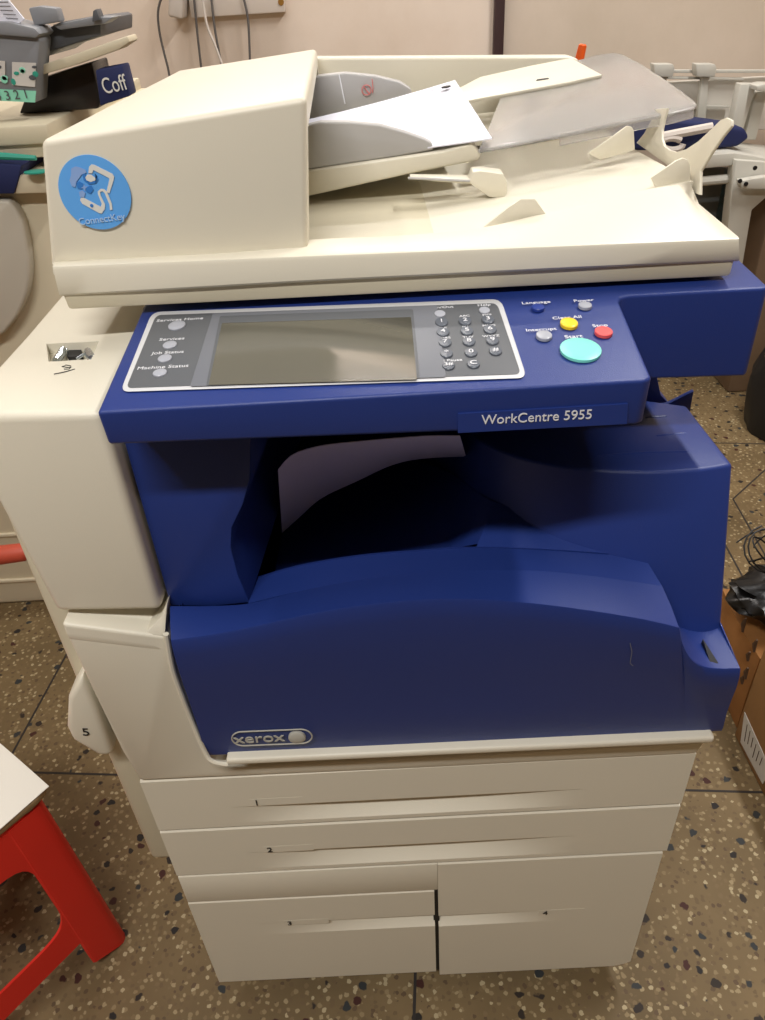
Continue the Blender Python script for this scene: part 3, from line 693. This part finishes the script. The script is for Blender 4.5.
# ================================================================== RED STOOL
SC = P(45, 797, Z=.385); FT = P(112, 934, Z=.0)
stool = thing('plastic_stool', 'low red plastic stool at the lower left corner, a white board lying on it', 'stool', (SC.x - .13, SC.y - .05, 0))
ang = math.radians(52); e1 = V((-math.cos(ang), -math.sin(ang), 0)); e2 = V((-math.sin(ang), math.cos(ang), 0))   # two sides from the visible corner
K0 = V((SC.x, SC.y, 0)); S = .27; HS = .385; ctr = K0 + (e1 + e2) * S / 2
def sp(u, v, z):   # u along e1, v along e2 in 0..1, flaring downwards
    k = 1 + .09 * (1 - z / HS) - .02
    return ctr + (e1 * (u - .5) + e2 * (v - .5)) * S * k + V((0, 0, z))
mb = MB()
rt = [sp(u, v, HS) for u, v in ((.1, 0), (.9, 0), (1, .1), (1, .9), (.9, 1), (.1, 1), (0, .9), (0, .1))]
mb.rings(rt, [p + V((0, 0, -.014)) for p in rt], REDP, .005, 3); mb.build('seat', stool)
import itertools
def sidept(s, t, z, inn=0):
    """point on side s (0..3), t along, z height, pushed in"""
    q = [(t, inn), (1 - inn, t), (1 - t, 1 - inn), (inn, 1 - t)][s]; return sp(q[0], q[1], z)
def sq(t, n):   # point i of n round a unit square starting bottom-left, anticlockwise
    t = (t % n) / n * 4; k = int(t); f = t - k
    return [(f, 0), (1, f), (1 - f, 1), (0, 1 - f)][k]
for s in range(4):
    mb = MB(); n = 48; outr = []; innr = []; dn = (ctr - sidept(s, .5, 0)).normalized() * .004
    for i in range(n):
        u, v = sq(i, n); outr.append(sidept(s, .03 + .94 * u, .085 + (HS - .01 - .085) * v))
        a, b = 2 * u - 1, 2 * v - 1; k = 1 / max(1e-6, (abs(a) ** 5 + abs(b) ** 5) ** .2)
        innr.append(sidept(s, .5 + .5 * a * k * .60, .135 + (HS - .075 - .135) * (.5 + .5 * b * k)))
    outr.append(outr[0]); innr.append(innr[0])
    mb.slab([outr, [lerp(a, b, .5) for a, b in zip(outr, innr)], innr], dn, REDP); mb.build('side_panel', stool)
for s in range(4):   # corner legs, rounded, widening to the foot
    mb = MB(); rws = []
    for k in range(9):
        z = HS - .008 - (HS - .008) * k / 8; w = .20
        c1 = sidept(s, w, z); c2 = sidept(s, .07, z); c3 = sidept((s + 3) % 4, .93, z); c4_ = sidept((s + 3) % 4, 1 - w, z)
        ow = (sidept(s, 0, z) - (ctr + V((0, 0, z)))).normalized() * .002
        cc0 = sidept(s, 0, z); mid = [((1-t)**2) * c2 + 2*t*(1-t) * cc0 + t*t * c3 for t in (.25, .5, .75)]
        if k == 8: c1 = c1 + V((0, 0, .022)); c4_ = c4_ + V((0, 0, .022)); c2 = c2 + V((0, 0, .004)); c3 = c3 + V((0, 0, .004))
        rws.append([p + ow for p in [c1, c2] + mid + [c3, c4_]])
    mb.slab(rws, (ctr - sidept(s, 0, 0)).normalized() * .004, REDP); mb.build('leg', stool)
mb = MB(); HB = HS + .001
bd = PL([(-60, 700), (0, 743), (22, 762), (49, 786), (0, 829), (-70, 880)], Z=HS + .012)
mb.rings(bd, [p + V((0, 0, -.0015)) for p in bd], mat('white_board', (228, 224, 214), .6, var=.05), .0004)
bo = tag(mb.build('board_sheet'), 'off-white sheet on top of the red stool at the left edge', 'sheet')
mb = MB(); bd2 = PL([(-60, 712), (0, 752), (30, 772), (45, 789), (36, 800), (-10, 838), (-70, 885)], Z=HS + .009)
mb.rings(bd2, [p + V((0, 0, -.009)) for p in bd2], mat('stained_card', (150, 124, 88), .8, var=.3, vscale=50), .001)
tag(mb.build('cardboard_sheet'), 'brown stained cardboard under the off-white sheet on the red stool', 'cardboard')

# ================================================================== CARTONS AT RIGHT
c0 = P(734, 735, Z=0); c1 = P(765, 800, Z=0)
hb = .0
tt = P(765, 645, X=c0.x); hb = min(.34, P(765, 645, X=c0.x + .0).z)
vtop = P(765, 645, Y=c0.y); hb = vtop.z
xb = c0.x; yb0 = c0.y
box = thing('cardboard_box', 'plain brown cardboard box with a white address label, right edge of the photo', 'box', (xb + .2, yb0 - .2, 0))
mb = MB(); mb.box((xb, yb0 - .42, .001), (xb + .38, yb0, hb), CARD, .003); mb.build('carton_body', box)
mb = MB(); lb = [P(745, 712, X=xb), P(741, 742, X=xb), P(763, 784, X=xb), P(771, 770, X=xb)]
mb.rings([p + V((-.0012, 0, 0)) for p in lb], [p + V((.0006, 0, 0)) for p in lb], LABELP)
for k in range(6):
    a = lerp(lb[0], lb[3], .15 + .12 * k); b = lerp(lb[1], lb[2], .15 + .12 * k); a, b = lerp(a, b, .15), lerp(a, b, .75 - .1 * (k % 3))
    mb.tube([a + V((-.0014, 0, 0)), b + V((-.0014, 0, 0))], .0008, INK, 5)
mb.build('shipping_label', box)
# second carton, older, bulging, behind
q0 = P(722, 640, Z=.02)
box2 = thing('cardboard_box', 'worn orange-brown carton with dark ink marks, stuffed with a black bag, behind the labelled box', 'box', (xb + .15, yb0 + .15, 0))
mb = MB()
prof = [(735, 688, .0), (724, 648, .10), (722, 622, .17), (727, 600, .22), (738, 585, .25)]
fx = xb - .004
lowr = [V((fx + .015, yb0 + .015, .001)), V((fx + .02, yb0 + .20, .001)), V((fx + .36, yb0 + .20, .001)), V((fx + .36, yb0 + .015, .001))]
cen = sum(lowr, V()) / 4
rws = []
for k in range(9):
    z = .001 + .195 * k / 8; bulge = 1 + .10 * math.sin(math.pi * min(1, k / 8 * .9)); row = []
    for i in range(4):
        a_, b_ = lowr[i], lowr[(i + 1) % 4]
        for j in range(6):
            p = lerp(a_, b_, j / 6); w = math.sin(math.pi * j / 6)
            d = p - cen; p = cen + d * (1 + (bulge - 1) * (.2 + .8 * w)); row.append(V((p.x, max(p.y, yb0 + .006), z)))
    rws.append(row)
mb.grid(rws, CARD2, closed=True)
mb.add([rws[-1][i] for i in range(24)], [tuple(range(24))], CARD2); mb.build('carton_body', box2, smooth=60)
mb = MB()
for (x, y, l) in ((746, 618, 14), (757, 640, 12), (750, 652, 9), (748, 668, 11), (744, 676, 8)):
    mb = MB(); a = P(x, y, X=fx - .001); b = P(x - l * .25, y + l, X=fx - .001); mb.tube([a, lerp(a, b, .5) + V((0, .004, 0)), b], [.002, .004, .002], INK, 6); mb.build('ink_mark', box2)
bag = MB(); bm = bmesh.new(); bmesh.ops.create_icosphere(bm, subdivisions=4, radius=1)
bcn = V((xb + .135, yb0 + .11, .256))
for v in bm.verts:
    n = v.co.copy(); k = 1 + .10 * math.sin(9 * n.x + 3 * n.y) * math.sin(7 * n.z + 5 * n.y) + .05 * math.sin(23 * n.x + 17 * n.z)
    v.co = bcn + V((n.x * .155 * k, n.y * .085 * k, n.z * .05 * k))
bag.addbm(bm, BAG); bo_ = bag.build('plastic_bag', smooth=60)
tag(bo_, 'crumpled black polythene bag in the top of the worn carton at right', 'bag')
mb = MB()
for k in range(9):
    r0_ = random.uniform(.02, .05); cx_ = bcn + V((-.09 + random.uniform(-.03, .08), random.uniform(-.03, .07), .075)); a0 = random.uniform(0, 6)
    mb.tube([cx_ + V((r0_ * math.cos(a0 + t * .4), r0_ * .8 * math.sin(a0 + t * .4), .02 + .03 * math.sin(t * .35 + k))) for t in range(12)], .0016, BLACK, 5)
tag(mb.build('wire_tangle'), 'tangle of thin black wire on top of the black bag at the right edge', 'wire')

# ================================================================== LEFT COPIER BEHIND
YC = 1.42
cop = thing('photocopier', 'older cream copier with a rounded grey door, behind at the left edge', 'photocopier', (-1.05, 1.75, 0))
zt2 = P(50, 172, Y=YC).z
mb = MB(); mb.box((-1.45, YC, .0), (-.50, 2.1, zt2 - .02), OLDB, .01, 3)
for z in (P(20, 533, Y=YC).z, P(20, 579, Y=YC).z): mb.box((-1.45, YC - .006, z - .006), (-.5, YC + .004, z + .003), OLDB, .002)
mb.build('copier_body', cop)
mb = MB()   # rounded grey door with a bulging edge
dr = samp([P(15, 196, Y=YC), P(27, 215, Y=YC), P(34, 250, Y=YC), P(34, 280, Y=YC), P(26, 305, Y=YC), P(14, 322, Y=YC), P(0, 332, Y=YC), P(-60, 350, Y=YC), P(-160, 350, Y=YC)], 30)
tp_ = P(-160, 196, Y=YC); pts = dr + [tp_]
mb.rings(pts, [p + V((0, -.03, 0)) for p in pts], OLDG, .006, 3, 50); mb.build('side_door', cop)
mb = MB(); q = PL([(-160, 152), (22, 165), (14, 194), (-160, 196)], Y=YC - .035)
mb.rings(q, [p + V((0, .12, 0)) for p in q], CLOTHN, .003); mb.build('navy_trim', cop, label='navy band above the grey door')
mb = MB(); q = PL([(12, 176), (62, 172), (62, 193), (14, 194)], Y=YC - .03)
mb.rings(q, [p + V((0, .2, 0)) for p in q], OLDB, .003); mb.build('corner_cap', cop)
mb = MB(); mb.tube([P(-60, 156, Y=YC - .03), P(0, 156, Y=YC - .03), P(36, 158, Y=YC - .03)], [.006, .006, .004], TEALD, 8); mb.build('teal_grip', cop, label='teal grip bar')
mb = MB(); mb.disc(P(36, 172, Z=P(50, 172, Y=YC - .03).z + .003), (.02, 0, 0), (0, .014, 0), .002, TEALD, 20); mb.build('teal_button', cop)
mb = MB()
for (a, b, zz, dd) in (((-160, 124), (46, 124), 0, .0), ((-160, 140), (60, 137), 0, .01)):
    A = P(*a, Y=YC + dd); B = P(*b, Y=YC + dd); mb.box((A.x, YC + dd, B.z - .03), (B.x, 2.08, B.z), OLDB, .004)
mb.build('upper_deck', cop)
# dark scanner box and grey open feeder device on it
dk = thing('document_scanner', 'dark scanner with grey feeder and mint strip on the older copier at upper left', 'scanner', (-.75, 1.7, zt2))
mb = MB(); q = PL([(20, 118), (100, 118), (101, 102), (92, 62), (40, 78), (28, 90)], Y=1.55)
zdk = P(46, 124, Y=YC).z + .002
for p in q: p.z = max(p.z, zdk)
mb.rings(q, [p + V((0, .10, 0)) for p in q], mat('glossy_black', (34, 31, 30), .25), .004); mb.build('scanner_base', dk)
mb = MB(); q = PL([(38, 66), (72, 55), (127, 36), (130, 42), (118, 50), (76, 65), (38, 76)], Y=1.50)
mb.rings(q, [p + V((0, .06, .0)) for p in q], OLDB, .002); mb.build('cream_flap', dk)
mb = MB(); q = PL([(-90, 25), (0, 32), (36, 35), (40, 40), (38, 62), (36, 103), (0, 101), (-90, 92)], Y=1.47)
for p in q: p.z = max(p.z, zdk)
mb.rings(q, [p + V((0, .06, .0)) for p in q], MGREY, .004); gb = mb.build('grey_cover', dk)
mb = MB(); q = PL([(-60, 86), (36, 91), (35, 102.5), (-60, 98)], Y=1.468); mb.rings(q, [p + V((0, .001, 0)) for p in q], MINT)
mb.text('4 3 2 1', .02, P(12, 95.5, Y=1.466), (1, 0, .02), (0, 0, 1), DGREY, .0003)
mb.build('mint_strip', dk)
for q in ([(12, 62), (36, 63), (35, 87), (12, 85)], [(-14, 60), (5, 61), (5, 82), (-14, 80)]):
    mb = MB(); r = PL(q, Y=1.467); mb.rings(r, [p + V((0, .001, 0)) for p in r], LABELP)
    for k in range(7):
        a = lerp(lerp(r[0], r[3], random.random()), lerp(r[1], r[2], random.random()), random.random()); mb.disc(a + V((0, -.0006, 0)), (random.uniform(.003, .007), 0, 0), (0, 0, random.uniform(.002, .006)), .0003, random.choice([MINT, DGREY, TEALD]), 8)
    mb.build('instruction_label', dk)
mb = MB(); q = PL([(36, 60), (48, 52), (92, 38), (101, 36), (101, 20), (96, 18), (60, 22), (36, 34)], Y=1.53); mb.rings(q, [p + V((0, .22, 0)) for p in q], DGREY, .003)
q = PL([(28, 8), (38, 6), (56, 8), (60, 22), (34, 26)], Y=1.50); mb.rings(q, [p + V((0, .03, 0)) for p in q], MGREY, .003)
q = PL([(52, 25), (92, 17), (114, 17), (104, 24), (60, 30)], Y=1.51); mb.rings(q, [p + V((0, .05, .0)) for p in q], MGREY, .002)
q = PL([(92, 22), (93, 11), (96, 9), (100, 20)], Y=1.50); mb.rings(q, [p + V((0, .03, 0)) for p in q], DGREY, .001)
q = PL([(-60, 20), (8, 22), (34, 28), (40, 34), (36, 38), (-60, 30)], Y=1.46); mb.rings(q, [p + V((0, .08, 0)) for p in q], MGREY, .002)
mb.build('feeder_tray', dk)
mb = MB(); q = PL([(-60, -5), (6, -3), (24, 19), (12, 30), (-60, 24)], Y=1.475); mb.rings(q, [p + V((0, .004, 0)) for p in q], PAPER)
for k in range(5):
    a = P(-6 + k * 3, 2 + k * 4, Y=1.4735); b = P(8 + k * 2.5, 2 + k * 4.2, Y=1.4735); mb.tube([a, b], .0005, DGREY, 4)
tag(mb.build('paper_sheet'), 'printed white paper at the top left corner, leaning on the grey feeder', 'paper')
mb = MB(); q = PL([(95, 70), (122, 65), (130, 96), (100, 106)], Y=1.50); mb.rings(q, [p + V((0, .05, 0)) for p in q], CLOTHN, .003)
a = P(114, 85, Y=1.497); mb.text('Coff', .034, a, P(126, 82, Y=1.497) - P(102, 87, Y=1.497), (0, 0, 1), STICKW, .0004, sx=.72)
tag(mb.build('coffee_packet'), 'navy packet with pale lettering beside the dark scanner at upper left', 'packet')
# faded red rounded bar poking out between the two machines
mb = MB(); mb.tube([P(-260, 585, Y=1.1), P(0, 555, Y=1.1), P(24, 552, Y=1.1), P(30, 551, Y=1.1)], [.018, .018, .017, .012], BRICKR, 14)
a = P(10, 554, Y=1.1); mb.tube([P(-258, 585, Y=1.1) + V((0, .01, 0)), V((a.x - .5, 1.13, .2)), V((a.x - .52, 1.14, .0))], .016, BRICKR, 12)
tag(mb.build('bent_bar'), 'faded red rounded plastic bar behind the left side of the big copier', 'bar')

# ================================================================== WALL THINGS
sb = thing('switchboard', 'white electrical switchboard on the back wall at the top edge', 'switchboard', (P(235, 5, Y=2.79).x, 2.79, 1.2))
a = P(192, 18, Y=2.775); b = P(286, 13, Y=2.775)
mb = MB(); mb.box((a.x, 2.765, a.z - .0), (b.x, 2.80, a.z + .22), PVC, .004); mb.build('board', sb)
mb = MB(); s = P(281, 2, Y=2.765); mb.disc(s, (.009, 0, 0), (0, 0, .009), .003, BRASS, 14); mb.build('screw', sb)
mb = MB(); p = P(181, 4, Y=2.74); mb.box((p.x - .022, 2.70, p.z - .035), (p.x + .02, 2.80, p.z + .10), CABLEW, .008, 3, Matrix.Rotation(.25, 3, 'Y')); tag(mb.build('power_plug'), 'white plug pushed into the side of the switchboard', 'plug')
for pts, m, l in (([(162, -4), (158, 12), (160, 35), (168, 68)], CABLE, 'dark grey cable hanging leftmost below the switchboard'),
               ([(194, -2), (197, 30), (201, 66)], CABLE, 'dark cable hanging straight down just right of the plug'),
               ([(202, -4), (207, 25), (215, 45), (222, 64)], CABLEW, 'thin white cable crossing in front of a dark one'),
               ([(211, -4), (215, 30), (221, 62)], CABLE, 'dark cable hanging behind the thin white cable'),
               ([(243, -4), (248, 20), (250, 62)], CABLE, 'grey cable hanging rightmost from the switchboard')):
    mb = MB(); q = samp([P(x, y, Y=2.755 if m is CABLE else 2.72) for x, y in pts], 16); last = q[-1]
    q += [last + V((0, 0, -.15)), last + V((.02, 0, -.4)), V((last.x + .03, last.y, .02))]
    mb.tube(q, .0036, m, 8); tag(mb.build('power_cable'), l, 'cable')
mb = MB(); o1 = P(580, 57, Y=1.9); o2 = P(583, 44, Y=1.9)
mb.tube([V((o1.x, 1.9, 0.9)), o1, lerp(o1, o2, .9), o2], [.010, .010, .009, .006], ORANGE, 12)
mb.box((o1.x - .05, 1.86, .0), (o1.x + .05, 1.96, .9), STEELD, .005)
tag(mb.build('orange_bottle'), 'small orange nozzle showing above the rear of the copier', 'bottle')

# metal rack against the wall at right
YR = 2.35
rack = thing('metal_rack', 'dusty off-white steel rack frame standing against the wall at upper right', 'rack', (1.0, YR + .1, 0))
def bar(pts, y, th, name, m=STEEL, d=.03, bev=.003):
    r = PL(pts, Y=y); q = MB(); q.rings(r, [p + V((0, d, 0)) for p in r], m, bev); return q.build(name, rack)
bar([(636, 84), (765, 77), (800, 76), (800, 130), (640, 130)], YR + .25, 0, 'back_panel', mat('pale_dusty_panel', (216, 212, 202), .6, var=.08))
for pts in (([(640, 70), (765, 70), (840, 70), (840, 73), (640, 73)]), ([(640, 76), (744, 78), (744, 80.5), (640, 78.5)]), ([(690, 105), (730, 106), (730, 108), (690, 107)])):
    bar(pts, YR + .22, 0, 'rail', STEEL, .02, .001)
for x in (664, 706):
    bar([(x - 10, 64), (x + 9, 64), (x + 11, 68), (x + 9, 77), (x - 9, 77)], YR + .18, 0, 'bracket', STEEL, .04)
    bar([(x - 4, 77), (x + 3, 77), (x, 120), (x - 9, 120)], YR + .2, 0, 'bracket_arm', STEEL, .02)
bar([(741, 84), (757, 84), (742, 135), (730, 135)], YR + .1, 0, 'upright', STEEL, .04); bar([(737, 90), (742, 86), (733, 128), (729, 128)], YR + .13, 0, 'upright_gap_shade', DGREY, .02, .0005)  # second bar: solid dark grey strip painted as the shaded gap
bar([(757, 86), (765, 84), (800, 84), (800, 92), (757, 91)], YR + .05, 0, 'shelf_lip', STEEL, .06)
bar([(756, 92), (768, 90), (756, 140), (744, 140)], YR + .12, 0, 'upright', STEEL, .03)
# desk frame
bar([(690, 156), (735, 153), (765, 158), (830, 165), (830, 178), (738, 165), (700, 169)], YR - .1, 0, 'frame_top', STEEL, .25)
bar([(736, 160), (765, 162), (800, 168), (752, 210), (741, 275), (722, 275), (728, 225)], YR - .12, 0, 'frame_leg', STEEL, .05)
r = [P(694, 182, Y=YR - .08), P(736, 178, Y=YR - .08)]; q = MB(); q.tube([lerp(r[0], r[1], -1), r[1]], .013, STEEL, 10); q.build('cross_tube', rack)
bar([(640, 168), (737, 168), (722, 225), (722, 300), (640, 300)], YR + .1, 0, 'side_panel', STEELD, .02)
bar([(727, 170), (735, 169), (726, 230), (716, 230)], YR + .05, 0, 'dark_edge', mat('dark_teal_edge', (36, 52, 54), .5), .02)
bar([(740, 181), (765, 177), (790, 176), (790, 190), (742, 189)], YR - .16, 0, 'slide_rail', STEEL, .03)
for x, y in ((740, 181), (746, 184), (755, 168)):
    q = MB(); q.disc(P(x, y, Y=YR - .165), (.006, 0, 0), (0, 0, .006), .002, BLACK, 10); q.build('bolt', rack)
# navy cloth bundle on it
mb = MB(); q = PL([(612, 122), (660, 118), (700, 122), (745, 128), (750, 138), (738, 147), (700, 150), (640, 151), (612, 148)], Y=YR - .05)
q2 = [p + V((0, .12, 0)) for p in q]; mb.rings(q, q2, CLOTHN, .01, 3)
cl = tag(mb.build('cloth_bundle'), 'navy blue cloth bundle lying on the steel rack at right', 'cloth')
mb = MB(); mb.tube(samp([P(655, 138, Y=YR - .075), P(680, 133, Y=YR - .075), P(712, 127, Y=YR - .075)], 8), .012, CABLEW, 8); mb.build('white_stripe', cl)
mb = MB(); mb.tube([P(672 + 11 * math.cos(t * .4), 144 + 6 * math.sin(t * .4), Y=YR - .08) for t in range(15)], .009, CABLEW, 8); mb.build('white_loop', cl)
# brown carton stack further right and dark bag on the floor
mb = MB(); a = P(750, 205, Y=YR); mb.box((a.x + .04, YR - .05, .0), (a.x + .5, YR + .4, a.z + .02), mat('brown_stack', (120, 98, 76), .8, var=.3, vscale=12), .01)
tag(mb.build('cardboard_box'), 'large dull brown carton right of the steel rack at the right edge', 'box')
mb = MB(); bm = bmesh.new(); bmesh.ops.create_icosphere(bm, subdivisions=3, radius=1); cc = P(775, 400, Z=.1)
for v in bm.verts: n = v.co.copy(); k = 1 + .12 * math.sin(6 * n.x + 4 * n.z) * math.sin(5 * n.y); v.co = cc + V((n.x * .07 * k, n.y * .12 * k, max(-.099, n.z * .22 * k)))
mb.addbm(bm, BLACK); tag(mb.build('dark_bag', smooth=60), 'dark bag standing on the floor at the right edge below the rack', 'bag')

# ================================================================== LIGHT
def area(name, loc, size, power, col, rot=(0, 0, 0)):
    l = bpy.data.lights.new(name, 'AREA'); l.shape = 'RECTANGLE'; l.size = size[0]; l.size_y = size[1]; l.energy = power; l.color = col
    o = bpy.data.objects.new(name, l); C.objects.link(o); o.location = loc; o.rotation_euler = rot; return o
area('tube_light_rear', (1.05, 1.30, 2.6), (.10, 1.2), 22, (1, .975, .95))
area('tube_light_left', (-1.0, .75, 2.65), (.10, 1.2), 5, (1, .97, .94))
area('wall_fill_light', (-.2, 2.5, 2.55), (1.2, .10), 14, (1, .965, .93))  # added fill lamp, only there to brighten the back wall
area('tube_light_front', (-.4, -.6, 2.65), (1.2, .12), 25, (1, .98, .955))
w = bpy.data.worlds.new('world'); bpy.context.scene.world = w; w.use_nodes = True
w.node_tree.nodes['Background'].inputs[0].default_value = (1, .93, .84, 1); w.node_tree.nodes['Background'].inputs[1].default_value = .3
sc_ = bpy.context.scene; sc_.view_settings.view_transform = 'Standard'; sc_.view_settings.look = 'None'; sc_.view_settings.gamma = 1
sc_.view_settings.exposure = 0.84; sc_.view_settings.use_curve_mapping = False
